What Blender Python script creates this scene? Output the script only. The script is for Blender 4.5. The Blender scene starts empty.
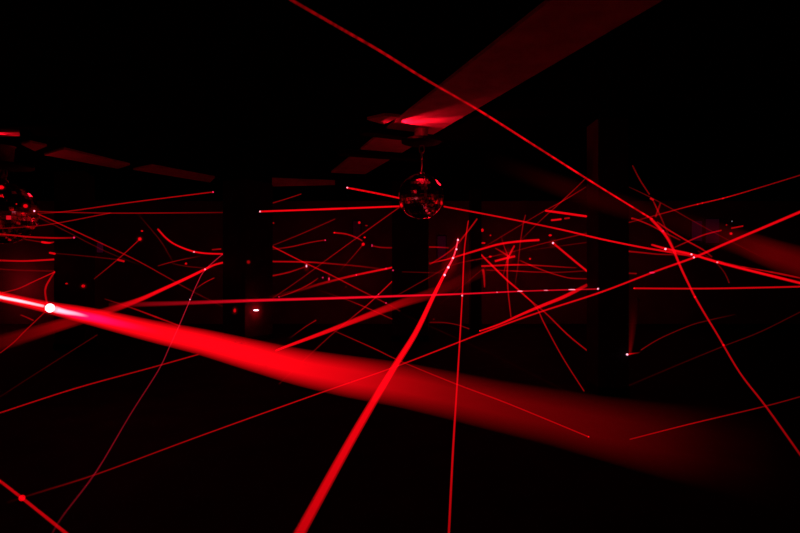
import bpy, bmesh, math, random
from mathutils import Vector, Matrix
random.seed(4)
scene = bpy.context.scene
COL = scene.collection
F = 533.33
CAM_H, CEIL = 1.4, 3.0


def P(x, y, d):
    return Vector(((x - 400) / F * d, d, CAM_H - (y - 266.5) / F * d))


def on_ceiling(x, y, z=CEIL):
    return P(x, y, (z - CAM_H) * F / (266.5 - y))


def on_floor(x, y):
    return P(x, y, CAM_H * F / (y - 266.5))


# ------------------------------------------------------------ materials
def surface(name, color, rough=0.8, metal=0.0, noise=0.0, scale=8.0, spec=0.3):
    m = bpy.data.materials.new(name)
    m.use_nodes = True
    nt = m.node_tree
    b = nt.nodes['Principled BSDF']
    b.inputs['Roughness'].default_value = rough
    b.inputs['Metallic'].default_value = metal
    b.inputs['Specular IOR Level'].default_value = spec
    b.inputs['Base Color'].default_value = (*color, 1)
    if noise:
        tc = nt.nodes.new('ShaderNodeTexCoord')
        n = nt.nodes.new('ShaderNodeTexNoise')
        n.inputs['Scale'].default_value = scale
        n.inputs['Detail'].default_value = 5
        r = nt.nodes.new('ShaderNodeValToRGB')
        r.color_ramp.elements[0].position = 0.3
        r.color_ramp.elements[1].position = 0.7
        r.color_ramp.elements[0].color = (*[c * (1 - noise) for c in color], 1)
        r.color_ramp.elements[1].color = (*[min(1, c * (1 + noise)) for c in color], 1)
        nt.links.new(tc.outputs['Object'], n.inputs['Vector'])
        nt.links.new(n.outputs['Fac'], r.inputs['Fac'])
        nt.links.new(r.outputs['Color'], b.inputs['Base Color'])
    return m


M_FLOOR = surface('black_floor', (.012, .011, .014), .85, 0, .4, 3, .04)
M_CEIL = surface('black_ceiling_paint', (.003, .003, .0036), .95, 0, .3, 4, 0)
M_WALL = surface('dark_wall_paint', (.10, .09, .10), .9, 0, .3, 1.2, .05)
M_PILLAR = surface('black_pillar_paint', (.026, .024, .027), .85, 0, .3, 5, .1)
M_SOFFIT = surface('pale_soffit_paint', (.42, .40, .40), .9, 0, .18, 5, .1)
M_METAL = surface('worn_dark_metal', (.30, .29, .29), .35, .8, .2, 20)
M_MOUNT = surface('motor_housing', (.25, .24, .24), .5, .3, .2, 20)
M_BLACK = surface('black_steel', (.006, .006, .006), .8, 0, .2, 10, .05)
M_MIRROR = surface('mirror_tile', (.85, .85, .85), .16, 1)
M_GROUT = surface('ball_core', (.02, .02, .02), .7)

# the light of a beam hanging in haze: emits, adds to what lies behind it
M_BEAM = bpy.data.materials.new('laser_light_in_haze')
M_BEAM.use_nodes = True
nt = M_BEAM.node_tree
nt.nodes.clear()
o_ = nt.nodes.new('ShaderNodeOutputMaterial')
a_ = nt.nodes.new('ShaderNodeAddShader')
e_ = nt.nodes.new('ShaderNodeEmission')
t_ = nt.nodes.new('ShaderNodeBsdfTransparent')
at = nt.nodes.new('ShaderNodeAttribute')
at.attribute_name = 'beam_power'
nt.links.new(at.outputs['Color'], e_.inputs['Color'])
nt.links.new(e_.outputs[0], a_.inputs[0])
nt.links.new(t_.outputs[0], a_.inputs[1])
nt.links.new(a_.outputs[0], o_.inputs['Surface'])

RED = (1.0, .0012, .006)
PINK = (1.0, .02, .12)
WHITE = (1.0, .42, .56)
VIOLET = (.60, .01, .18)


# ------------------------------------------------------------ helpers
def link(name, bm, mat, parent=None, smooth=False):
    me = bpy.data.meshes.new(name)
    bm.normal_update()
    bm.to_mesh(me)
    bm.free()
    me.materials.append(mat)
    if smooth:
        for p in me.polygons:
            p.use_smooth = True
    o = bpy.data.objects.new(name, me)
    COL.objects.link(o)
    if parent:
        o.parent = parent
    return o


def tag(o, label, cat, group=None):
    o['label'] = label
    o['category'] = cat
    o['kind'] = 'thing'
    if group:
        o['group'] = group
    return o


def box(bm, lo, hi):
    vs = [bm.verts.new((x, y, z)) for x in (lo[0], hi[0]) for y in (lo[1], hi[1]) for z in (lo[2], hi[2])]
    for f in ((0, 1, 3, 2), (4, 6, 7, 5), (0, 4, 5, 1), (2, 3, 7, 6), (0, 2, 6, 4), (1, 5, 7, 3)):
        bm.faces.new([vs[i] for i in f])
    bmesh.ops.recalc_face_normals(bm, faces=bm.faces)


def prism(bm, pts, z0, z1):
    a = [bm.verts.new((p.x, p.y, z0)) for p in pts]
    b = [bm.verts.new((p.x, p.y, z1)) for p in pts]
    n = len(pts)
    bm.faces.new(a)
    bm.faces.new(b)
    for i in range(n):
        bm.faces.new((a[i], a[(i + 1) % n], b[(i + 1) % n], b[i]))
    bmesh.ops.recalc_face_normals(bm, faces=bm.faces)


def lathe(bm, prof, seg=32, c=(0, 0)):
    rings = []
    for r, z in prof:
        rings.append([bm.verts.new((c[0] + r * math.cos(2 * math.pi * k / seg), c[1] + r * math.sin(2 * math.pi * k / seg), z)) for k in range(seg)])
    for a, b in zip(rings, rings[1:]):
        for k in range(seg):
            bm.faces.new((a[k], a[(k + 1) % seg], b[(k + 1) % seg], b[k]))
    bm.faces.new(rings[0])
    bm.faces.new(rings[-1])
    bmesh.ops.recalc_face_normals(bm, faces=bm.faces)


def rod(bm, pts, r, seg=8):
    rings = []
    for i, p in enumerate(pts):
        t = (pts[min(i + 1, len(pts) - 1)] - pts[max(i - 1, 0)]).normalized()
        u = t.cross(Vector((0, 0, 1)) if abs(t.z) < .9 else Vector((0, 1, 0))).normalized()
        v = t.cross(u)
        rr = r[i] if isinstance(r, (list, tuple)) else r
        rings.append([bm.verts.new(p + rr * (math.cos(2 * math.pi * k / seg) * u + math.sin(2 * math.pi * k / seg) * v)) for k in range(seg)])
    for a, b in zip(rings, rings[1:]):
        for k in range(seg):
            bm.faces.new((a[k], a[(k + 1) % seg], b[(k + 1) % seg], b[k]))
    bm.faces.new(rings[0])
    bm.faces.new(rings[-1])
    return rings


# ------------------------------------------------------------ the room
def structure(name, bm, mat):
    o = link(name, bm, mat)
    o['kind'] = 'structure'
    return o


XW, YB, YF = 11.0, 13.0, -3.0
b = bmesh.new(); box(b, (-XW, YF, -.1), (XW, YB, 0)); structure('floor', b, M_FLOOR)
b = bmesh.new(); box(b, (-XW, YF, CEIL), (XW, YB, CEIL + .1)); structure('ceiling', b, M_CEIL)
b = bmesh.new(); box(b, (-XW, YB, 0), (XW, YB + .1, CEIL)); structure('wall_back', b, M_WALL)
b = bmesh.new(); box(b, (-XW, YF - .1, 0), (XW, YF, CEIL)); structure('wall_front', b, M_PILLAR)
b = bmesh.new(); box(b, (-XW - .1, YF, 0), (-XW, YB, CEIL)); structure('wall_left', b, M_WALL)
b = bmesh.new(); box(b, (XW, YF, 0), (XW + .1, YB, CEIL)); structure('wall_right', b, M_WALL)

# pale soffit running across the ceiling over the mirror ball
n0, n1 = on_ceiling(545, 0), on_ceiling(655, 0)
f0, f1 = on_ceiling(331, 171), on_ceiling(365, 172.5)
b = bmesh.new(); prism(b, [n0 + (n0 - f0) * .5, n1 + (n1 - f1) * .5, f1, f0], CEIL - .03, CEIL)
structure('trim_1', b, M_SOFFIT)
# smaller pale ceiling panels
for i, q in enumerate([
    [(367, 117), (384, 113), (400, 114), (384, 122)],
    [(-30, 128.5), (19, 129.8), (20, 134), (-30, 135)],  # panel added to catch the light streak at the left
    [(21, 142), (30, 140), (47, 144), (35, 149)],
    [(44, 153), (64, 147), (130, 163), (118, 167)],
    [(133, 168), (152, 164), (215, 176), (210, 181)],
    [(272, 177.5), (335, 180), (335, 183.5), (272, 185)],
]):
    b = bmesh.new(); prism(b, [on_ceiling(*p) for p in q], CEIL - .03, CEIL)
    structure('trim_%d' % (i + 2), b, M_SOFFIT)


def pillar(corners, label):
    """corners: (pixel column, distance) round the foot of the shaft"""
    ps = [P(x, 266, d) for x, d in corners]
    c = sum(ps, Vector()) / len(ps)
    c.z = 0
    b = bmesh.new()
    prism(b, [p - c for p in ps], 0, CEIL)
    bmesh.ops.bevel(b, geom=[e for e in b.edges if abs(e.verts[0].co.z - e.verts[1].co.z) > 1], offset=.008, segments=2, affect='EDGES')
    b2 = bmesh.new()
    prism(b2, [(p - c) * 1.04 for p in ps], 0, .1)
    t = bpy.data.objects.new('pillar', None); COL.objects.link(t); t.location = c
    tag(t, label, 'pillar', 'black pillars standing through the room')
    link('shaft', b, M_PILLAR, t)
    link('skirting', b2, M_BLACK, t)
    return t


pillar([(54, 9.0), (84, 8.9), (95, 9.6), (68, 9.75)], 'black pillar at the left whose left edge cuts off short red beams')
pillar([(222.5, 10.0), (245, 9.75), (273, 10.3), (250, 10.6)], 'widest black pillar with a white bar of light on its face')
pillar([(392, 10), (428, 10), (429, 10.6), (393, 10.6)], 'black pillar standing straight behind the hanging mirror ball')
pillar([(471, 11), (481.5, 11), (479.5, 11.3), (469, 11.3)], 'slim black pillar behind the nearly vertical laser line')
pillar([(598.5, 5.75), (629, 5.75), (613, 6.2), (586.5, 6.12)], 'nearest black pillar, right of centre, where the speckled beam ends')


def rail(pts, r, label):
    b = bmesh.new()
    ps = [on_ceiling(x, y, CEIL - .08) for x, y in pts]
    d = (ps[1] - ps[0]).normalized()
    n = Vector((-d.y, d.x, 0)) * r
    prism(b, [ps[0] - n, ps[1] - n, ps[1] + n, ps[0] + n], CEIL - .10, CEIL - .028)
    tag(link('ceiling_rail', b, M_BLACK), label, 'rail', 'black rails under the pale soffit')


rail([(340, 153.2), (425, 159.5)], .085, 'black ceiling rail crossing the red-lit soffit farthest from the mirror ball mount')
rail([(362, 132), (440, 141.5)], .085, 'black ceiling rail crossing the red-lit soffit just behind the mirror ball mount')


# ------------------------------------------------------------ mirror balls
def mirror_ball(px, py, d, rpx, ceil_d, label, rot):
    c = P(px, py, d)
    r = rpx / F * d
    t = bpy.data.objects.new('mirror_ball', None); COL.objects.link(t)
    t.location = c
    tag(t, label, 'mirror ball', 'mirror balls hanging from the ceiling')
    top = CEIL - c.z
    k = r / .25
    b = bmesh.new()
    bmesh.ops.create_uvsphere(b, u_segments=48, v_segments=24, radius=r * .975)
    link('ball_core', b, M_GROUT, t, True)
    b = bmesh.new()
    rows = 22
    for i in range(rows):
        a0, a1 = math.pi * i / rows, math.pi * (i + 1) / rows
        am = (a0 + a1) / 2
        n = max(3, int(2 * rows * math.sin(am)))
        off = random.random() + rot
        for j in range(n):
            p0, p1 = 2 * math.pi * (j + off) / n, 2 * math.pi * (j + 1 + off) / n
            g = .06
            q = [(a0 + (a1 - a0) * g, p0 + (p1 - p0) * g), (a1 - (a1 - a0) * g, p0 + (p1 - p0) * g),
                 (a1 - (a1 - a0) * g, p1 - (p1 - p0) * g), (a0 + (a1 - a0) * g, p1 - (p1 - p0) * g)]
            ax = Vector((random.gauss(0, .025), random.gauss(0, .025), random.gauss(0, .025)))
            cs = [Vector((r * math.sin(A) * math.cos(B), r * math.sin(A) * math.sin(B), r * math.cos(A))) for A, B in q]
            mid = sum(cs, Vector()) / 4
            cs = [mid + (v - mid) + (v - mid).cross(ax) for v in cs]
            vs = [b.verts.new(v) for v in cs]
            inn = [b.verts.new(v * .97) for v in cs]
            b.faces.new(vs)
            for m in range(4):
                b.faces.new((vs[m], inn[m], inn[(m + 1) % 4], vs[(m + 1) % 4]))
    bmesh.ops.recalc_face_normals(b, faces=b.faces)
    link('mirror_tiles', b, M_MIRROR, t)
    b = bmesh.new(); lathe(b, [(.035 * k, r * .97), (.04 * k, r * 1.0), (.035 * k, r * 1.06), (.012 * k, r * 1.09)], 16)
    link('ball_cap', b, M_METAL, t, False)
    # hanging rod, shackle, motor
    z_m = top - .19 * k
    b = bmesh.new(); rod(b, [Vector((0, 0, r * 1.06)), Vector((.006, 0, r * 1.4)), Vector((.002, 0, z_m - .09))], .008 * k)
    link('hanging_rod', b, M_METAL, t)
    b = bmesh.new()
    ring = [Vector((.028 * k * math.sin(a) + .008, 0, z_m - .075 + .05 * k * math.cos(a))) for a in [math.pi * 2 * i / 14 for i in range(15)]]
    rod(b, ring, .007 * k, 6)
    ring = [Vector((.008 + .004 * math.sin(a), .022 * k * math.sin(a), z_m - .15 + .04 * k * math.cos(a))) for a in [math.pi * 2 * i / 14 for i in range(15)]]
    rod(b, ring, .006 * k, 6)
    link('shackle', b, M_METAL, t)
    b = bmesh.new(); lathe(b, [(.065 * k, z_m + .03), (.072 * k, z_m + .05), (.078 * k, top - .05), (.09 * k, top - .032)], 28)
    link('motor_housing', b, M_MOUNT, t)
    b = bmesh.new(); lathe(b, [(.05 * k, z_m - .03), (.15 * k, z_m - .02), (.215 * k, z_m), (.215 * k, z_m + .03), (.07 * k, z_m + .045)], 36)
    link('mount_plate', b, M_BLACK, t)
    return t, c, r


ball, BC, BR = mirror_ball(421, 196.3, 6.05, 22.7, 6.05, 'whole mirror ball hanging from the red-lit soffit near the centre of the photo', .2)
ball2, BC2, BR2 = mirror_ball(3, 213, 6.95, 31, 6.95, 'mirror ball half cut off by the left edge with bright red glints on it', .6)


# ------------------------------------------------------------ laser light
def lin(p):
    return p ** 2.2


def safe(x, y, d):
    if y > 270:
        d = min(d, .985 * CAM_H * F / (y - 266.5))
    if y < 262:
        d = min(d, .955 * (CEIL - CAM_H) * F / (266.5 - y))
    return d


def spline(a, n):
    """Catmull-Rom through rows of (x, y, 1/d, w, p)"""
    if len(a) == 2:
        return [[a[0][k] + (a[1][k] - a[0][k]) * i / n for k in range(5)] for i in range(n + 1)]
    out = []
    for i in range(len(a) - 1):
        p0, p1, p2, p3 = a[max(i - 1, 0)], a[i], a[i + 1], a[min(i + 2, len(a) - 1)]
        for s in range(n):
            t = s / n
            row = []
            for k in range(5):
                if k >= 2:
                    row.append(p1[k] + (p2[k] - p1[k]) * t)
                else:
                    row.append(.5 * (2 * p1[k] + (p2[k] - p0[k]) * t + (2 * p0[k] - 5 * p1[k] + 4 * p2[k] - p3[k]) * t * t
                                     + (3 * p1[k] - p0[k] - 3 * p2[k] + p3[k]) * t ** 3))
            out.append(row)
    out.append(list(a[-1]))
    return out


def rows_of(pts, d, w, p):
    """pts (x, y); d, w, p scalars, (start, end) or one per point; 1/d runs evenly along a straight beam"""
    L = [0]
    for q, r in zip(pts, pts[1:]):
        L.append(L[-1] + math.hypot(r[0] - q[0], r[1] - q[1]))
    T = [l / L[-1] for l in L]

    def ex(v, inv=False):
        if not isinstance(v, (tuple, list)):
            v = [v] * len(pts)
            return [1 / c for c in v] if inv else list(v)
        if len(v) == len(pts):
            return [1 / c for c in v] if inv else list(v)
        a, c = (1 / v[0], 1 / v[1]) if inv else v
        return [a + (c - a) * t for t in T]
    D, W, Q = ex(d, True), ex(w), ex(p)
    return [[x, y, 1 / safe(x, y, 1 / D[i]), W[i], Q[i]] for i, (x, y) in enumerate(pts)]


GAIN = 1.0


def outside(r):
    return r[0] < 0 or r[0] > 800 or r[1] < 0 or r[1] > 533


def run_on(a, b):
    v = b - a
    best = 30.0
    for k, lo, hi in ((0, -XW, XW), (1, YF, YB), (2, 0.0, CEIL)):
        if abs(v[k]) > 1e-9:
            t = ((hi if v[k] > 0 else lo) - b[k]) / v[k]
            if t > 0:
                best = min(best, t * v.length)
    return b + v.normalized() * best


def beam_mesh(name, rows, color, parent=None, origin=None, lo=.35, hi=1.1, sub=5, seg=8, speckle=0):
    rr = spline(rows, sub)
    if speckle:
        for r in rr:
            r[4] *= 1 + random.uniform(-speckle, speckle)
    pts = [P(x, y, 1 / i) for x, y, i, w, p in rr]
    if parent is None:
        # a beam that leaves the picture runs on to the surface it strikes
        if outside(rr[-1]):
            pts.append(run_on(pts[-2], pts[-1])); rr.append(list(rr[-1]))
        if outside(rr[0]):
            pts.insert(0, run_on(pts[1], pts[0])); rr.insert(0, list(rr[0]))
    org = origin if origin is not None else pts[0].copy()
    wmax = max(r[3] for r in rr)
    n = 1 if wmax < 2.2 else (3 if wmax < 4.5 else (6 if wmax < 13 else 16))
    b = bmesh.new()
    lay = b.verts.layers.float_color.new('beam_power')
    for s in range(n):
        f = 1.0 if n == 1 else lo + (hi - lo) * (s + .5) / n
        rad = [max(r[3] * (.88 if r[3] < 2 else 1), .75) / 2 * f / F / r[2] for r in rr]
        rings = rod(b, [q - org for q in pts], rad, seg if n < 10 else 20)
        for ring, r in zip(rings, rr):
            e = lin(max(r[4], 0)) / (2 * n) * GAIN
            if r[3] < 1.8:
                e *= .78 * min(2.0, 1.75 / max(r[3], .9))
            for v in ring:
                v[lay] = (color[0] * e, color[1] * e, color[2] * e, 1)
    o = link(name, b, M_BEAM, parent)
    o.location = (0, 0, 0) if parent else org
    return o, org


def spot_mesh(name, x, y, d, r, p, color, parent=None, origin=None, halo=0.0, stretch=(1, 1), hs=None):
    d = safe(x, y, d)
    c = P(x, y, d)
    b = bmesh.new()
    lay = b.verts.layers.float_color.new('beam_power')
    r *= .8 if r < 3 else .9
    shells = [(r, p, color)]
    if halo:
        shells += [(halo * k / 7, .30 * (1 - k / 9.0), RED) for k in range(1, 8)]  # emitting shells put in for the glow around a spot
    for R, q, colr in shells:
        R = max(R, .6)
        res = bmesh.ops.create_uvsphere(b, u_segments=12, v_segments=8, radius=R / F * d)
        e = lin(q) / 2 * (1.35 if R < 1.4 else 1)
        for v in res['verts']:
            v[lay] = (colr[0] * e, colr[1] * e, colr[2] * e, 1)
            sx, sz = stretch if R == shells[0][0] or hs is None else hs
            v.co.x *= sx; v.co.z *= sz
    off = (c - origin) if origin is not None else Vector()
    o = link(name, b, M_BEAM, parent)
    o.location = off if parent else c
    return o


GB = 'red laser beams crossing the dark room'
GS = 'small red spots of laser light'


def along(rows, q):
    line = spline(rows, 24)
    for r in q:
        r[2] = min(line, key=lambda l: (l[0] - r[0]) ** 2 + (l[1] - r[1]) ** 2)[2]
    return q


def beam(label, pts, d, w, p, spots=(), color=RED, name='laser_line', core=None, haze=None, **kw):
    rows = rows_of(pts, d, w, p)
    o, org = beam_mesh(name, rows, color, **kw)
    tag(o, label, 'laser line', GB)
    for s in spots:
        x, y, r = s[:3]
        k = min(range(len(rows)), key=lambda i: (rows[i][0] - x) ** 2 + (rows[i][1] - y) ** 2)
        # depth at the nearest place along the beam
        best = min(spline(rows, 12), key=lambda q: (q[0] - x) ** 2 + (q[1] - y) ** 2)
        sp = spot_mesh('light_spot', x, y, 1 / best[2] - .02, r, s[3] if len(s) > 3 else 1.0,
                       s[4] if len(s) > 4 else WHITE, o, org, s[5] if len(s) > 5 else 0, s[6] if len(s) > 6 else (1, 1))
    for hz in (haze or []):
        h, _ = beam_mesh('glow_shell', along(rows, rows_of(*hz[:4])), RED, o, org, lo=.1, hi=1.0)  # emitting shells imitate light spreading round the line
        h['label'] = 'soft red glow put in around the line'
    for cpts in (core or []):
        q = along(rows, rows_of(*cpts[:4]))
        c, _ = beam_mesh('bright_core', q, cpts[4], o, org)
        c['label'] = 'pale hot core of the beam'
    return o


def spot(label, x, y, d, r, p=1.0, color=RED, halo=0.0, stretch=(1, 1), hs=None):
    return tag(spot_mesh('laser_spot', x, y, d, r, p, color, None, None, halo, stretch, hs), label, 'light spot', GS)


# --- the big near beam
beam('widest red laser beam, white hot at the left, fading broad and soft rightwards',
     [(-25, 290.5), (20, 301), (50, 307.8), (75, 313), (100, 318.5), (150, 330.5), (200, 341.5), (250, 354.5), (300, 367), (350, 376.5),
      (400, 384.5), (450, 395), (500, 406), (550, 416), (600, 427), (660, 439), (720, 450), (790, 463)],
     (3.4, .62), [9, 9, 10.5, 13.5, 15.5, 18.5, 22, 26.5, 31, 35, 37.5, 40, 43, 47, 53, 62, 72, 82],
     [1.15, 1.15, 1.2, 1.25, 1.25, 1.2, 1.18, 1.12, 1.0, .86, .66, .5, .42, .36, .31, .22, .1, .02],
     spots=[(50, 308, 4.6, 1.5, (1, .9, .95), 9.0, (1, 1.05))],
     core=[([(-25, 290.8), (0, 297), (20, 301), (43, 306)], (3.4, 3.05), [3.6, 3.6, 3.6, 3], [1.1, 1.15, 1.15, .9], (1, .62, .72)),
           ([(56, 309.5), (66, 312), (75, 313.5), (82, 315), (88, 316.3)], (3.0, 2.8), [7, 5.5, 4.5, 3.5, 2.5], [1.15, 1.05, .9, .7, .2], (1, .6, .72)),
           ([(60, 311), (80, 315), (100, 319), (120, 323.5), (145, 329), (165, 334)], (3.0, 2.5), [8, 9, 9, 8, 7, 5], [.3, .4, .4, .28, .13, .01], (.1, .02, 1.0))],
     lo=.35, hi=1.2, sub=4)

# --- left of the wide pillar
beam('thin beam rising from the left mirror ball to a pale dot by the widest pillar', [(38, 213.5), (70, 211), (130, 202.5), (213, 192)], (6.75, 8.5), [.9, 1.2, 1.2, 1.3], [.3, .5, .58, .55], [(213, 192, 1.0, .8, PINK)])
beam('thin nearly level beam from the left mirror ball to the widest pillar', [(38, 211.5), (100, 213), (160, 213), (226, 212.5)], (6.75, 11), 1.1, [.4, .45, .48, .3])
beam('thin beam sagging in from the left edge to end near the level beam', [(-15, 229.5), (30, 226.5), (58, 223), (110, 213)], (4, 8), 1.1, [.3, .38, .45, .5])
beam('thin beam descending right from the left mirror ball until behind the widest pillar', [(38, 214), (60, 224), (130, 257), (165, 276), (190, 290), (226, 308)], (6.75, 10.8), 1.3, [.6, .6, .5, .42, .33, .2])
beam('faint twin line just below the beam descending from the left mirror ball', [(38, 217), (60, 228), (105, 251), (140, 265)], (6.75, 9), 1.1, [.28, .28, .24, .1])
beam('bright short beam from the left edge ending in a dot above the left pillar', [(-15, 233), (10, 235), (30, 237), (55, 238), (72, 237.8)], (5, 8.6), 1.7, [.65, .65, .72, .72, .5], [(74, 237.6, 1.1, .85, PINK)])
beam('dim line from the left edge ending in a bright dash at the left pillar', [(-10, 234.5), (12, 237), (30, 240.2), (41, 242)], (6, 9.6), 1.2, [.3, .3, .34, .4])
beam('bright dash touching the left edge of the left pillar, upper one', [(42, 242.1), (46, 242.6), (50, 242.8), (54, 242)], (9.4, 9.6), [2, 2, 1.8, 1.2], [.9, .95, .9, .4], name='laser_streak')
beam('tiny bright dash at the left edge of the left pillar, lower one', [(50, 252.8), (54.5, 253.7)], (9.2, 8.9), 2.0, .8, name='laser_streak')
beam('dim line running over the left pillar to a small bright dash', [(54, 253.3), (85, 256), (118, 259.6)], (8.85, 8.7), 1.1, [.2, .26, .28])
beam('small bright dash right of the left pillar below the starburst', [(118, 259.8), (124, 261.3)], (8.7, 8.8), 2.0, .72, name='laser_streak')
beam('bright level beam from the left edge ending at the left pillar', [(-12, 260), (20, 261), (38, 260.4), (56, 259.3)], (6, 9.4), 1.9, [.6, .68, .74, .74])
beam('faint level line below the bright level beam at the left edge', [(-12, 268.5), (25, 270.5), (55, 271)], (6, 9.3), 1.2, .33)
beam('curved thin line rising from the left edge to the left pillar', [(-6, 294.5), (8, 291.5), (20, 288), (35, 281), (54.5, 272)], (5, 8.95), 1.3, [.55, .55, .55, .6, .7], name='laser_arc')
beam('bent red line dropping from the left pillar edge down to the white flare', [(54.5, 272), (50, 279), (46.2, 286), (45.2, 293), (47, 303)], (8.9, 3.3), [1.4, 1.8, 1.9, 1.8, 1.8], [.65, .68, .68, .62, .62], name='laser_arc')
beam('thin line dropping from the white flare to the left edge', [(45, 312), (25, 331), (13, 343), (-4, 356)], (3.2, 2.2), 1.1, [.5, .5, .48, .4])
beam('short red dash below the white hot beam at the left', [(21, 315), (27, 317.5), (33, 320.2)], (4, 4.2), 1.5, [.45, .5, .55], name='laser_streak')
beam('thin diagonal line hanging down left from the red starburst', [(140, 239), (125, 253), (110, 266), (94, 279)], (9.5, 8.6), 1.1, [.55, .5, .45, .3])
beam('faint steep line just right of the starburst', [(138, 214), (150, 228), (162, 243), (173, 262)], (11, 12), 1.2, [.12, .22, .26, .14])
beam('bright curved line swooping from upper left down to the widest pillar', [(158, 229.3), (166, 238), (175, 244.4), (190, 250.5), (205, 253.3), (226, 254)], (12, 10.9), [2, 2.1, 2.1, 2.2, 2, 2], [.8, .88, .9, .92, .9, .88], [(194, 252, .9, .8)], name='laser_arc')
beam('short red dash just above the swooping curve near the widest pillar', [(212, 249.7), (221, 249)], (11, 11), 1.5, [.5, .62], name='laser_streak')
beam('thick beam dropping left from the widest pillar, widening into a soft red band',
     [(226, 261.8), (214, 265), (205, 269.3), (185, 279), (160, 290.5), (140, 299.5), (115, 308.5), (85, 318), (60, 325), (30, 334), (-10, 346)],
     (10.9, 2.0), [2.2, 2.3, 2.6, 3.2, 3.8, 4.6, 7, 10, 12, 14, 17], [.85, .9, 1.0, 1.0, .98, .9, .6, .44, .5, .36, .24],
     [(205, 269.4, .9, .9)], lo=.45)
beam('long bending pink line from the widest pillar edge down to the bottom left', [(222.2, 254.5), (205, 270), (197.5, 283), (190, 300), (179, 326), (169, 348), (158, 371), (130, 415), (96, 472), (62, 517), (50, 538)],
     (10.9, 1.4), [1.2, 1.1, 1.1, 1.2, 1.3, 1.5, 1.6, 1.7, 2, 2.2, 2.4], [.62, .62, .62, .62, .62, .55, .5, .45, .4, .3, .2], [(190, 299.5, .8, .75)], color=(1, .015, .05))
beam('short line branching to the right off the bending pink line', [(196, 288.5), (205, 282.5), (214, 278)], (10, 10.5), 1.2, [.35, .5, .5])
beam('faint short curve above the dot left of the widest pillar', [(158, 266), (168, 263), (185, 259), (201, 256)], (11.5, 12), 1.1, [.3, .42, .36, .15], name='laser_arc')
beam('faint level line behind the thick beam near the widest pillar', [(172, 263.5), (188, 266.5), (206, 268), (217, 267.5)], (11.5, 12), 1.1, [.2, .3, .26, .12])
beam('red line with a bright knot running just above the widest beam to the right', [(105, 299), (132, 308), (156, 317), (180, 326)], (8, 5), [1.2, 1.5, 1.8, 1.6], [.25, .5, .65, .55])
beam('faint thin line rising from the left edge to the widest beam', [(-5, 400), (40, 371), (97, 335)], (2.6, 4), 1.1, [.12, .18, .24])
beam('thin beam climbing from the left edge to meet the underside of the widest beam', [(-5, 414.5), (75, 388.5), (150, 368), (198, 354.5)], (2.2, 3.6), [1.6, 1.6, 1.5, 1.6], [.6, .62, .55, .6])
beam('short thick beam with a red bead in the bottom left corner', [(-8, 475), (22, 498), (72, 538)], (1.9, 1.5), [2.8, 3.1, 3.6], [.68, .7, .66], [(22, 498, 3.2, .85, RED)])

# --- long beams
beam('long level beam leftwards from a white dot on the nearest pillar, speckled pale',
     [(598, 289), (560, 290), (520, 291.3), (460, 294), (400, 296), (330, 298.3), (270, 300), (225, 301.5), (185, 303), (150, 304), (110, 305)],
     (5.74, 2.4), [1.7, 1.7, 1.8, 2, 2.4, 2.8, 3.1, 3.6, 4.3, 5.2, 6], [.75, .85, .85, .9, .95, .95, .88, .72, .55, .45, .2],
     [(598, 288.8, 1.2, .95), (572, 289.6, .9, .85, WHITE, 0, (5, .7)), (520, 291.2, .9, .8, WHITE, 0, (4, .7)), (546, 290.3, .7, .6, WHITE, 0, (4, .8)), (497, 292.2, .7, .6, WHITE)], color=(1, .003, .018))
beam('longest thin beam climbing from the bottom left to the right edge of the photo',
     [(815, 206), (800, 212), (760, 229), (726, 243.5), (694, 257.4), (655, 271.5), (600, 292.5), (540, 312), (490, 330), (400, 365), (320, 393), (200, 436), (100, 473), (40, 492), (5, 503)],
     (3.4, 1.7), [3.4, 3.4, 3.1, 3, 2.6, 2.2, 2.2, 2, 2, 1.9, 1.8, 1.8, 2, 2.4, 2.6], [.9, .9, .92, .92, .92, .85, .85, .8, .8, .7, .68, .58, .42, .24, .05],
     [(694, 257.4, 1.1, .95), (652, 272.6, .9, .7, PINK, 0, (4, 1.2))])
beam('red beam falling from the top edge across the red-lit soffit to a bright curve',
     [(283, -7), (290, -1), (340, 28), (380, 51), (425, 79), (480, 111), (540, 149), (600, 187), (652, 219)], (2.3, 5.0),
     [4, 3.8, 3.5, 3.2, 2.9, 2.5, 2.2, 2, 2], [.38, .41, .47, .52, .58, .70, .82, .88, .92], sub=22, speckle=.3)
beam('bright curved beam dropping from the junction at upper right to the right edge',
     [(651, 219), (660, 228.5), (667, 237.5), (673, 249), (681, 268), (690, 287), (695, 297), (706, 316), (717, 334), (740, 373), (767, 408), (806, 463)],
     (5.0, 2.0), [3, 3.2, 3, 2.8, 2.6, 2.4, 2.2, 2.1, 2, 2, 2.2, 2.6], [.85, .95, .95, .92, .9, .85, .85, .75, .72, .66, .6, .5],
     [(663, 231, 1.4, .6, PINK), (695, 297, 1.2, .8, RED), (723.5, 345, 1.3, .7, RED)], name='laser_arc')
beam('beam widening down from white beads at centre to the bottom edge',
     [(458, 238.5), (456.2, 248), (453, 258), (448, 267.5), (444, 275), (433, 297), (415, 334), (390, 374), (350, 442), (296, 540)],
     (8.5, 1.3), [1.6, 1.9, 2.4, 2.8, 3.2, 4.4, 5.6, 7, 9.5, 12.5], [.85, .9, .95, 1.0, 1.1, 1.12, 1.08, 1.0, .9, .74],
     core=[([(458, 238.5), (456.2, 248), (453, 258), (448, 267.5), (444, 275)], 8.45, 1.2, .62, (1, .12, .25))],
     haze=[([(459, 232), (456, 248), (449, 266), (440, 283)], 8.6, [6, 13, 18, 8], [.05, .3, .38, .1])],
     spots=[(458, 240, 1.2), (456.5, 249.3, 1.1), (453, 258, 1.2), (448.3, 267.4, 1.4, 1.1), (444.6, 275, 1.4, 1.1)], lo=.5)
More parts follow.
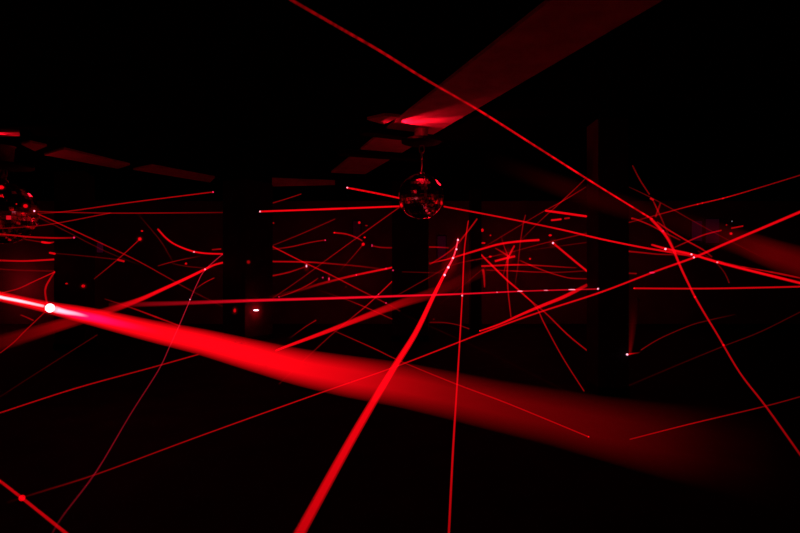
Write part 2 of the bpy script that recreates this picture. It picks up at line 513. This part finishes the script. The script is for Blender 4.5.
beam('nearly vertical beam right of the beaded one, running down to the bottom edge',
     [(468.3, 221), (466, 236), (464, 255), (462.3, 295), (458, 370), (453, 450), (448.5, 540)], (9, 1.5), [1.5, 1.7, 1.8, 1.8, 2, 2.4, 2.9], [.75, .82, .88, .85, .82, .76, .62],
     [(462.1, 295.6, 1.1, .8)])
beam('thin beam sinking right from the centre mirror ball past the nearest pillar',
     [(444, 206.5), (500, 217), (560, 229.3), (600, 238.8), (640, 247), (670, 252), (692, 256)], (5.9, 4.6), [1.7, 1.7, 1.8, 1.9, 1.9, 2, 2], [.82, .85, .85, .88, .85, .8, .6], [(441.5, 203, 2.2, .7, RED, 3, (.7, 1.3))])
beam('bright beam with white dots sinking to the right edge of the photo',
     [(652, 244.8), (666, 248.8), (691, 254.2), (717, 262), (740, 268), (770, 275.5), (812, 286)], (4.9, 3.4), [2.2, 2.6, 2.7, 2.8, 3, 3, 3], [.85, .98, 1, 1, 1, .98, .9],
     [(665.5, 249, 1.3), (691.5, 254.3, 1.1), (717.3, 262.3, 1, .7)])
beam('thinner dotted line just above the bright sinking beam at the right edge', [(718, 261), (740, 266.3), (760, 270), (780, 273.8), (805, 279)], (4.5, 3.3), [1.3, 1.4, 1.7, 2.2, 1.8], [.6, .6, .7, .75, .35], speckle=.3)
beam('level beam from right of the nearest pillar to the right edge', [(634, 288.3), (700, 288.6), (760, 287.6), (812, 286.3)], (6.4, 5), 1.8, [.75, .75, .75, .72], [(634.3, 288.3, .8, .8, RED)])
beam('thin beam rising gently past the nearest pillar to the right edge, beaded midway',
     [(512, 252), (545, 243), (600, 230), (640, 219.5), (657, 215), (690, 206), (724, 198), (760, 187.5), (812, 171.5)], (7.5, 4.2), 1.3, [.3, .4, .42, .4, .45, .62, .68, .48, .4],
     [(697.5, 204.3, .8, .7, RED), (702.3, 203, .8, .7, RED), (722.8, 198.4, .9, .7, RED)])
beam('thin beam falling right across the widest soft band to a dot on the floor', [(330, 329), (373, 348), (400, 361), (456, 384), (509, 404), (589, 437)], (7.2, 4.3), [1.1, 1.4, 1.3, 1.4, 1.4, 1.3], [.3, .48, .48, .6, .62, .6], [(588.5, 436.7, .9, .75, RED)])
beam('thin beam low at the right, rising out of the fading broad band', [(630, 439.3), (690, 424), (766, 406), (806, 395)], (4.2, 3.4), 1.3, [.48, .56, .42, .3])
beam('faint line rising from the foot of the nearest pillar to the right edge', [(629, 385.5), (680, 364), (724, 346), (761, 331.5), (806, 309)], (5.7, 4.6), 1.2, [.12, .17, .25, .23, .2])
beam('faint curved line rising right from the bright spot beside the nearest pillar', [(641, 350), (660, 338.5), (690, 325.5), (710, 320), (735, 314.5)], (6, 6.5), 1.2, [.38, .34, .3, .28, .1], name='laser_arc')

# --- between widest pillar and the pillar behind the ball
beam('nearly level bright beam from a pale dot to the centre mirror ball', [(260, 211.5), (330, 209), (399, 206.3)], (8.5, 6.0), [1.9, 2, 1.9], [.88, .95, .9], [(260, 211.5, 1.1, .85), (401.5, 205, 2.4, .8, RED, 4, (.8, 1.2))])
beam('short beam sloping down from a pale dot to the centre mirror ball', [(347, 187.7), (375, 193), (399, 198)], (7.5, 6.0), 1.9, [.85, .85, .85], [(347.3, 187.7, 1.1, .9)])
beam('small dim line above the beam that ends on the mirror ball', [(272, 203.3), (286, 199), (301, 194)], (11, 10), 1.2, [.42, .42, .38])
beam('thin diagonal beam from the mirror ball down left to the widest pillar', [(399, 207.5), (358, 237), (325, 261), (300, 279.5), (270, 300)], (6.0, 10.9), 1.2, [.45, .46, .42, .36, .3])
beam('faint line rising right from the widest pillar, topmost of its fan', [(270, 246.5), (300, 234.5), (335, 219)], (10.9, 12), 1.2, [.3, .38, .36])
beam('dim line rising slightly from the widest pillar to a pale dot', [(270, 249.5), (290, 247), (310, 242.5), (325, 240)], (10.9, 11.8), 1.3, [.3, .5, .48, .45], [(325.3, 240.2, .9, .75, PINK)])
beam('thin beam sloping down right from the widest pillar through a white spot', [(270, 245.2), (302, 261.5), (330, 274.5), (360, 290), (386, 303.2), (400, 311)], (10.9, 9), 1.5, [.65, .7, .62, .55, .45, .25], [(386, 303, .9, .72, PINK)])
beam('bowed line leaving the widest pillar level and sinking right', [(270, 261.5), (305, 262), (330, 263.6), (360, 266.3), (386, 269.5)], (10.9, 12), 1.7, [.65, .7, .5, .42, .24], name='laser_arc')
beam('short line from the widest pillar up to a white spot', [(270, 276.3), (288, 272.5), (306, 266.5)], (10.9, 11), [1.6, 1.7, 1.5], [.6, .58, .4])
beam('thick short beam brightening to the right against the pillar behind the mirror ball', [(394, 267), (386, 268.8), (375, 271), (356, 275), (338, 279.3), (320, 284), (300, 290), (270, 297)], (10.9, 8), [2, 2.2, 2.4, 2.6, 2.8, 3, 3.4, 4], [.85, .9, .85, .75, .62, .5, .32, .15],
     [(386, 268.6, .9, .7, PINK), (356.3, 275, .9, .75, PINK)])
beam('thin curved line climbing right from a dot just above the level beam', [(279, 297), (292, 292.5), (308, 285), (318, 278.3)], (9.5, 11), 1.3, [.4, .5, .55, .35], [(279, 297, .9, .6, PINK)], name='laser_arc')
beam('thin line falling left from the pillar behind the mirror ball through the level beam', [(394, 279.5), (378, 295), (365, 307), (329, 337), (279, 384)], (10.9, 4.6), 1.3, [.65, .65, .55, .36, .24], [(378.5, 294.3, .8, .7, PINK)])
beam('dim line under the level beam sloping down right near the thick fading beam', [(318, 290), (345, 299), (366, 307.5), (392, 319)], (11, 9), 1.2, [.15, .34, .55, .4])
beam('dim short dash above the end of the thick fading beam', [(290, 338), (305, 327), (316, 320.3)], (7, 7.5), 1.2, [.15, .38, .48], name='laser_streak')
beam('short red curved line ending at the violet glow left of the mirror ball pillar', [(334, 232.7), (346, 234), (356, 237.5), (362, 240.6)], (11.5, 12), 1.6, [.7, .62, .66, .6], [(334.4, 232.7, 1.0, .7, RED)], name='laser_arc')
beam('thin line hanging down left from a red spot left of the mirror ball pillar', [(363, 244.5), (352, 257.5), (338, 273)], (11.5, 11), 1.1, [.45, .36, .2])
beam('short curved line with a pink start touching the mirror ball pillar', [(372, 245.8), (380, 247.3), (390, 247.8), (394, 247.6)], (11.2, 11), 1.5, [.5, .5, .46, .4], [(372, 245.5, 1.1, .6, PINK, 0, (.8, 1.6))], name='laser_arc')
beam('thick beam rising right from a sharp end, widening and fading behind the beaded beam',
     [(276, 350.5), (285, 347), (320, 334), (350, 322.5), (380, 311), (405, 302), (430, 294), (460, 281), (500, 262)], (4.6, 2.6),
     [2, 2.8, 4, 5.2, 7, 9, 10.5, 12, 13], [.85, .95, .92, .85, .7, .5, .33, .22, .1], lo=.5)

# --- centre right
beam('thin slanted line crossing over the top of the beaded beam', [(477, 219), (466, 233.5), (452, 249.5), (430, 264.5)], (9, 10.2), 1.6, [.6, .7, .62, .5])
beam('short level line leaving the pillar behind the mirror ball', [(427, 247), (438, 247.2), (449, 247.8)], (10.9, 11), 1.5, [.6, .6, .4])
beam('bright bowed line arching up right from the mirror ball pillar to a blunt end', [(426, 263.8), (440, 261), (455, 257), (480, 249.5), (500, 244), (520, 241.3), (539, 240)], (10.8, 9.5), [1.5, 1.8, 2.1, 2.4, 2.5, 2.6, 2.6], [.55, .7, .82, .9, .92, .94, .94], name='laser_arc')
beam('bright beam bending down from the slim pillar to the foot of the nearest pillar', [(480, 253.5), (492, 265.5), (507, 280), (522, 293), (536, 307), (545, 325), (563, 358), (584, 391)], (11.3, 6.0), [2, 2.2, 2.2, 2.1, 1.8, 1.8, 1.6, 1.5], [.8, .85, .85, .8, .6, .62, .58, .55])
beam('thin line forking right off the bending beam to the nearest pillar', [(525, 296), (545, 312.5), (568, 335), (589, 352)], (9, 6.2), 1.5, [.5, .58, .62, .52])
beam('thick slanted beam beneath the speckled beam, left of the nearest pillar', [(589, 284), (575, 291.3), (560, 298.5), (540, 306.5), (520, 315), (500, 324), (480, 331)], (6.2, 4.2), [3.4, 4, 4, 3.6, 2.8, 2.2, 1.8], [.55, .85, .92, .92, .9, .88, .85], [(480, 330.8, .8, .75, RED)], lo=.5)
beam('short beam from the bright starburst slanting down to the nearest pillar', [(553, 243), (565, 253), (577, 263), (590, 273.5)], (8, 6.2), 2.4, [.85, .88, .88, .88])
beam('level line leaving the slim pillar to the right', [(479, 266.2), (495, 265.6), (515, 264.8), (535, 265.3), (570, 267.5), (577, 267.6)], (11.2, 9), [1.9, 1.9, 1.9, 1.6, 1.3, 1.1], [.75, .72, .75, .6, .4, .2])
beam('fainter level line second below the arched line, sagging towards the nearest pillar', [(486, 270), (515, 271), (535, 272), (560, 272.3), (590, 270.5)], (11, 7), 1.3, [.35, .55, .45, .38, .32])
beam('thin curved line sinking right to end at the left side of the nearest pillar', [(520, 260.5), (530, 265), (545, 271), (560, 275.8), (572, 278.3), (590, 278.7)], (9, 6.6), [1.3, 1.8, 1.5, 1.4, 1.4, 1.4], [.4, .65, .55, .5, .48, .4], name='laser_arc')
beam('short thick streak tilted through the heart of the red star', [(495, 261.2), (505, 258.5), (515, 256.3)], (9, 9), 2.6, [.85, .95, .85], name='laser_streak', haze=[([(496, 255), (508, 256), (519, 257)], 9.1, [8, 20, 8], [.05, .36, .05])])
beam('short stroke from the upper right into the red star', [(514.5, 245.5), (511, 252), (507.5, 259)], (9, 9), 2.2, [.7, .85, .85], name='laser_streak')
beam('short stroke from the upper left into the red star', [(495, 248), (502, 252), (508, 256)], (9, 9), [1.3, 1.6, 2], [.4, .62, .75], name='laser_streak')
beam('faint upright stroke above the red star', [(501, 236), (504, 246), (508, 256)], (9.2, 9), 1.3, [.2, .45, .6], name='laser_streak')
beam('upright line hanging from the red star down past the speckled beam', [(508, 257), (507.3, 272), (508, 290), (511, 317)], (9, 7.5), [2, 1.7, 1.5, 1.3], [.8, .68, .6, .48])
beam('short faint leg slanting down left from the red star', [(507, 260), (505, 268), (503, 276)], (9.1, 9), 1.3, [.55, .5, .25], name='laser_streak')
beam('dim upright line right of the red star crossing the mirror ball beam', [(525.5, 215), (523, 225), (520, 245), (518, 265), (515, 285)], (8, 8.6), 1.3, [.38, .48, .42, .4, .2])
beam('thin line above the short bright beam, steeper one of a crossing pair', [(595, 167), (585, 179), (561, 202), (540, 221), (521, 240)], (7, 8.5), 1.1, [.28, .32, .5, .34, .24])
beam('thin line slanting down to the slim pillar, flatter one of a crossing pair', [(586, 187), (561, 202), (540, 213.5), (500, 237.5), (484, 247)], (7, 10), 1.1, [.24, .55, .36, .34, .24])
beam('short bright beam above the starburst ending at the nearest pillar', [(546, 210.7), (565, 213.3), (586, 216.3)], (7.5, 6.1), 2.1, [.88, .9, .9])
beam('bright blunt dash below the short bright beam', [(551.5, 220.2), (556, 219.8), (561, 219.2)], (7.5, 7.4), 2.2, .9, name='laser_streak')
beam('smaller dash right of the bright blunt dash', [(564.5, 218.5), (569.5, 218)], (7.4, 7.4), 1.8, .62, name='laser_streak')
beam('faint line just below the rising beaded beam, left of the nearest pillar', [(530, 250), (560, 246), (590, 242)], (8, 6.5), 1.1, [.15, .26, .26])
beam('long faint thin line rising right under the mirror ball towards the red star', [(396, 296), (430, 277), (454, 264.5), (490, 257), (515, 251)], (9, 9.8), 1.2, [.26, .35, .35, .4, .3])
beam('faint level line between the mirror ball pillar and the beads', [(402, 271.8), (425, 272.5), (446, 273)], (9.5, 9.5), 1.0, [.2, .25, .28])
beam('short upright streak below the level line beside the slim pillar', [(483, 269.5), (484, 276), (484.6, 287.5)], (11, 11), [3.2, 2.6, 1.6], [.75, .6, .6], name='laser_streak')
beam('faint slanted line between the vertical beam and the slim pillar', [(440, 304), (460, 288), (485, 267)], (8, 10.8), 1.1, [.12, .26, .28])
beam('faint bowed line low between the beaded beam and the vertical beam', [(430, 322.3), (445, 322.6), (458, 325), (469, 328.8)], (6, 6.5), 1.2, [.32, .34, .36, .42], name='laser_arc')
beam('very faint line falling right above the broad fading band', [(400, 313), (445, 333), (500, 358), (540, 378), (586, 401)], (6, 5.4), 1.1, [.05, .12, .1, .1, .06])

# --- right of the nearest pillar
beam('dim steep line descending to a bright dash above the junction at upper right', [(632.5, 165.5), (640, 180), (649.5, 194.5)], (5, 5), 1.5, [.3, .42, .42])
beam('tiny bright dash above the junction at upper right', [(650.3, 198.2), (653.5, 200)], (5, 5), 2.2, .8, name='laser_streak')
beam('short dim stroke from the tiny dash down into the junction', [(653, 200.5), (657.5, 210), (663, 222), (676, 253)], (5, 5.2), [1.3, 1.6, 1.4, 1.2], [.4, .6, .4, .2], name='laser_streak')
beam('short dim stroke leaning left above the junction', [(660.5, 203), (658, 210), (655.5, 217)], (5, 5), 1.8, [.4, .52, .5], name='laser_streak')
beam('long faint line from above the junction falling right through the soft red band', [(629, 187), (648, 196), (672, 209), (695, 222), (730, 241), (770, 261)], (5.2, 4.6), 1.1, [.16, .3, .34, .28, .26, .12])
beam('thin line with a blunt left end sloping into the bright curved beam', [(632, 218.4), (636, 219.3), (650, 225), (664, 232.2), (680, 240)], (5.5, 5.1), [2, 1.6, 1.5, 1.6, 1.3], [.65, .62, .58, .6, .4])
beam('thin line leaving the bright curved beam rightwards, down to the bright sinking beam', [(657, 222), (670, 230.8), (690, 242.5), (703, 249.8), (712, 257)], (5, 4.8), 1.6, [.6, .68, .68, .6, .4])
beam('curved line rising right to just below the violet glows', [(675, 247.3), (690, 240.5), (705, 234.5), (721, 230.4)], (6, 6.5), 1.5, [.4, .6, .64, .62], name='laser_arc')
beam('small dash right of the violet glows', [(731.5, 228.2), (743, 226)], (6.5, 6.5), 1.5, .68, name='laser_streak')
beam('dim curve dropping below the bright sinking beam at right', [(698, 251), (714, 261), (724, 272), (729.3, 283)], (5.2, 5.2), 1.3, [.25, .3, .3, .36], name='laser_arc')
beam('line right of the nearest pillar running level under the beam from the mirror ball', [(629, 251.4), (645, 252.9), (660, 254.3), (690, 255)], (6.1, 5.2), [1.8, 1.6, 1.4, 1.2], [.58, .55, .5, .3])
beam('tiny dim dash at the right side of the nearest pillar', [(629, 273.3), (636.5, 273.6)], (6.1, 6.1), 1.5, [.45, .5], name='laser_streak')
beam('broad soft red band of lit haze at the right edge behind the longest beam',
     [(490, 160), (560, 186), (610, 203), (660, 217), (700, 229), (740, 242), (770, 253), (800, 263), (830, 273)], (6.5, 2.4), [18, 20, 22, 22, 22, 23, 26, 30, 34], [.02, .13, .14, .09, .12, .26, .34, .31, .34], lo=.3, hi=1.15)

# --- loose spots
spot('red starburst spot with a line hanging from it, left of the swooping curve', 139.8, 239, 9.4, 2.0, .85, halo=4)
spot('small spot just above the left starburst', 142, 231, 9.6, 1.0, .7, stretch=(1.4, .9))
spot('small dim dot above the thick beam left of the widest pillar', 186, 263.6, 11.8, 1.4, .65)
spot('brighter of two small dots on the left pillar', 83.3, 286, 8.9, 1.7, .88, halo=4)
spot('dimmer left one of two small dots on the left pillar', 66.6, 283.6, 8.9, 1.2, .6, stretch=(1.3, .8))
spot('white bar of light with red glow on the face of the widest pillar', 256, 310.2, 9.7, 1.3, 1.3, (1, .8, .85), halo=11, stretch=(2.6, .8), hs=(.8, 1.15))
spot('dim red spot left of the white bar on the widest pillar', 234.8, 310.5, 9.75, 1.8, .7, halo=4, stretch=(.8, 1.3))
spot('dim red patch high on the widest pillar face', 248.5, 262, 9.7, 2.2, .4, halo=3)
spot('dim dot beside the upper right of the widest pillar', 273.5, 223, 10.6, 1.1, .45)
spot('white spot where bowed line and short line meet right of the widest pillar', 306.5, 266, 11, 1.1, 1.0, WHITE, 5, (.8, 1.5))
spot('dimmer round dot of a pair below the thick short beam', 322.8, 277.6, 11.4, 1.1, .62, PINK)
spot('brighter upright spot of a pair on the thick short beam', 329, 279, 11, 1.2, .8, PINK, 4, (.7, 1.6))
spot('red dot high left of the mirror ball pillar', 359.3, 222.6, 11.8, 1.5, .75)
spot('faint dash-like dot right of the high red dot', 366.5, 225.6, 11.8, 1.1, .45, stretch=(1.6, .7))
spot('small red dot between the violet glow and the mirror ball pillar', 364.7, 237.4, 11.6, 1.1, .75, stretch=(1.3, .9))
spot('red spot with a thin line hanging from it, left of the mirror ball pillar', 363.2, 244.2, 11.4, 1.9, .82, halo=3)
spot('dim dot at the end of the thick short beam on the mirror ball pillar', 393, 270.3, 9.9, 1.1, .65, PINK)
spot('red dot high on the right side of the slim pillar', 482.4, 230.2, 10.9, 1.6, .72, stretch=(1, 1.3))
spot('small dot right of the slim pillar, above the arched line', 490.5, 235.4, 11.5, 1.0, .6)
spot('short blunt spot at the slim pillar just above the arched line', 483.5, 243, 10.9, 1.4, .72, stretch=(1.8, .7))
beam('soft dim red glow standing on a white point beside the nearest pillar', [(629.5, 354), (631, 340), (632.5, 322), (633.5, 300)], (5.76, 5.9), [3, 6, 8, 10], [.42, .26, .18, .02], lo=.1, hi=1.2)  # emitting shells put in for a glow, not a laser beam
spot('blunt spot left of the red star', 490.3, 256.6, 11, 1.4, .7, stretch=(1.4, .8))
spot('small dot right of the red star', 530, 258.8, 10, 1.3, .7)
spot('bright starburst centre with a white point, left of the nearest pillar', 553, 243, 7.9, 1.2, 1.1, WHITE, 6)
spot('red dot just above the bright starburst', 550.2, 235.3, 8, 1.4, .72, stretch=(1.5, .9))
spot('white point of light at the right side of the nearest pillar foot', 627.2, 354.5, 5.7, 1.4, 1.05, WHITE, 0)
beam('short red flare running right from the white point at the nearest pillar', [(628, 354.3), (633, 353.5), (640, 352.6)], (5.76, 5.9), [2.4, 1.8, 1.2], [.85, .62, .2], name='laser_streak')
spot('red dot under the violet glows at right', 731, 233.6, 6.6, 1.5, .72, halo=3)
spot('tiny pale dot above the small dash right of the violet glows', 732, 221.3, 6.6, .8, .4, (.8, .5, .6))
spot('tiny dim red dot right of the violet glows', 726.5, 225, 6.6, 1.0, .45)
spot('large red glint high on the left mirror ball at the left edge', 1, 187.3, 6.6, 2.6, .9, halo=4, stretch=(1.3, .9))  # left ball glints put in as glowing dots instead of tile reflections
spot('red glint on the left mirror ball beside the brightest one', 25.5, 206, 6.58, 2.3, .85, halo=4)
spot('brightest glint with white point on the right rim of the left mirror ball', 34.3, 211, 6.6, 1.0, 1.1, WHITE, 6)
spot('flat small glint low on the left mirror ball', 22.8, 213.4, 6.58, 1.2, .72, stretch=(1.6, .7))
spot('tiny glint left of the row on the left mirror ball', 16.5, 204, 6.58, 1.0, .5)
spot('dot floating above the left end of the faint bowed line', 433.8, 319.2, 6, .9, .35)
spot('small dim dot under the thick short beam near the level beam', 346, 287, 11, 1.1, .32)


# ------------------------------------------------------------ violet glows, added as emitting boxes on the far wall
def violet(x0, y0, x1, y1, d, p, label):
    a, c = P(x0, y0, d), P(x1, y1, d)
    t = bpy.data.objects.new('violet_glow', None); COL.objects.link(t)
    t.location = ((a.x + c.x) / 2, d, (a.z + c.z) / 2)
    tag(t, label, 'lit panel', 'dim violet glows')
    w, h = abs(c.x - a.x) / 2, abs(a.z - c.z) / 2
    m = bpy.data.materials.new('dim_violet_glow'); m.use_nodes = True
    bs = m.node_tree.nodes['Principled BSDF']
    bs.inputs['Base Color'].default_value = (.01, .01, .012, 1)
    bs.inputs['Emission Color'].default_value = (*VIOLET, 1)
    bs.inputs['Emission Strength'].default_value = lin(p)
    b = bmesh.new(); box(b, (-w, -.01, -h), (w, .01, h)); link('glow_face', b, m, t)  # emitting box for a violet glow of no known source
    b = bmesh.new()
    box(b, (-w - .015, .01, -h - .015), (w + .015, .035, h + .015))
    link('glow_backing', b, M_BLACK, t)


violet(97, 243, 103, 252.5, 12.965, .19, 'dim violet glow between the left pillar and the left starburst')
violet(353, 221, 360.5, 239, 12.965, .11, 'dim violet glow left of the mirror ball pillar')
violet(437.5, 236, 446, 258, 12.965, .15, 'dim violet glow left of the beaded beam')
violet(692, 221, 702, 241, 12.965, .16, 'left one of two dim violet glows at right')
violet(706, 219, 719, 243, 12.965, .14, 'right one of two dim violet glows at right')


# ------------------------------------------------------------ lights
def point(name, loc, e, r=.08, color=(1, .006, .02)):
    l = bpy.data.lights.new(name, 'POINT'); l.energy = e; l.color = color; l.shadow_soft_size = r
    o = bpy.data.objects.new(name, l); o.location = loc; COL.objects.link(o)
    return o


def aimed(name, loc, to, e, deg, blend=.4, r=.01):
    l = bpy.data.lights.new(name, 'SPOT'); l.energy = e; l.color = (1, .004, .018)
    l.spot_size = math.radians(deg); l.spot_blend = blend; l.shadow_soft_size = r
    o = bpy.data.objects.new(name, l); o.location = loc
    o.rotation_euler = (Vector(to) - Vector(loc)).to_track_quat('-Z', 'Y').to_euler()
    COL.objects.link(o)
    return o


point('ball_fill_light', P(455, 170, 6.4), 2.2)  # added lamp standing in for laser light scattered off the ball
point('mount_fill_light', P(372, 168, 5.3), .5)  # unseen lamp added to brighten the mount and rod
point('ball_low_glint_fill', P(428, 240, 6.9), .4)  # added behind the ball for glints on its lower rim
point('ball_low_left_glint_fill', P(400, 228, 6.9), .4, .12)  # another unseen lamp for the lower rim glints
point('ball_right_glint_fill', P(452, 222, 6.7), .4, .12)  # unseen lamp added for rim glints at the right
point('left_ball_fill_light', P(48, 182, 7.4), .75, .05)  # added lamp standing in for light thrown off the left ball
c0 = on_ceiling(396, 122.5, CEIL - .03)
aimed('soffit_streak_laser', c0 + Vector((-.02, 0, -.11)), on_ceiling(440, 117), 30, 74, .25)
aimed('soffit_far_streak_fill', c0 + Vector((-.04, 0, -.12)), on_ceiling(443, 117.5), 55, 24, .3)  # extra lamp added to lengthen the soffit streak
c2 = on_ceiling(380, 124, CEIL - .03)
aimed('panel_edge_fill', c2 + Vector((0, -.02, -.08)), on_ceiling(394, 117.5), 1.6, 60, .3)  # lamp added to brighten the edge of the small ceiling panel
c1 = on_ceiling(-12, 133, CEIL - .03)
aimed('left_streak_laser', c1 + Vector((-.1, 0, -.09)), on_ceiling(12, 131), 16, 44, .3)
point('left_wall_fill', P(8, 288, 12.5), 7)  # unseen lamp added to redden the wall at the left
point('pillar_front_fill', (-2.6, 5.0, 1.0), 5, .4)  # general fill lamp added to lift the dark pillar fronts
point('left_gap_fill', P(200, 285, 12), 1.3)  # this and the other gap lamps are unseen fills for the back wall
point('middle_gap_fill', P(330, 275, 11.6), 3.4)
point('bead_gap_fill', P(452, 272, 12.0), 4)  # unseen fill added behind the beads
point('star_gap_fill', P(520, 272, 11.6), 7)
point('right_gap_fill', P(660, 262, 11.3), 5)
point('pillar_spot_light', P(257, 313, 9.78), 2.6, .02)
point('nearest_pillar_light', P(632, 354, 5.8), .12, .01)

w = bpy.data.worlds.new('night'); scene.world = w
w.use_nodes = True
w.node_tree.nodes['Background'].inputs[0].default_value = (.001, .0012, .002, 1)
w.node_tree.nodes['Background'].inputs[1].default_value = 1

cam = bpy.data.cameras.new('camera')
cam.sensor_width = 36; cam.lens = 24
co = bpy.data.objects.new('camera', cam); COL.objects.link(co)
co.location = (0, 0, CAM_H); co.rotation_euler = (math.pi / 2, 0, 0)
cam.clip_start = .02
scene.camera = co
scene.view_settings.view_transform = 'Standard'
scene.view_settings.look = 'None'
scene.view_settings.exposure = 0
scene.view_settings.gamma = 1
scene.cycles.transparent_max_bounces = 256
scene.cycles.use_denoising = True
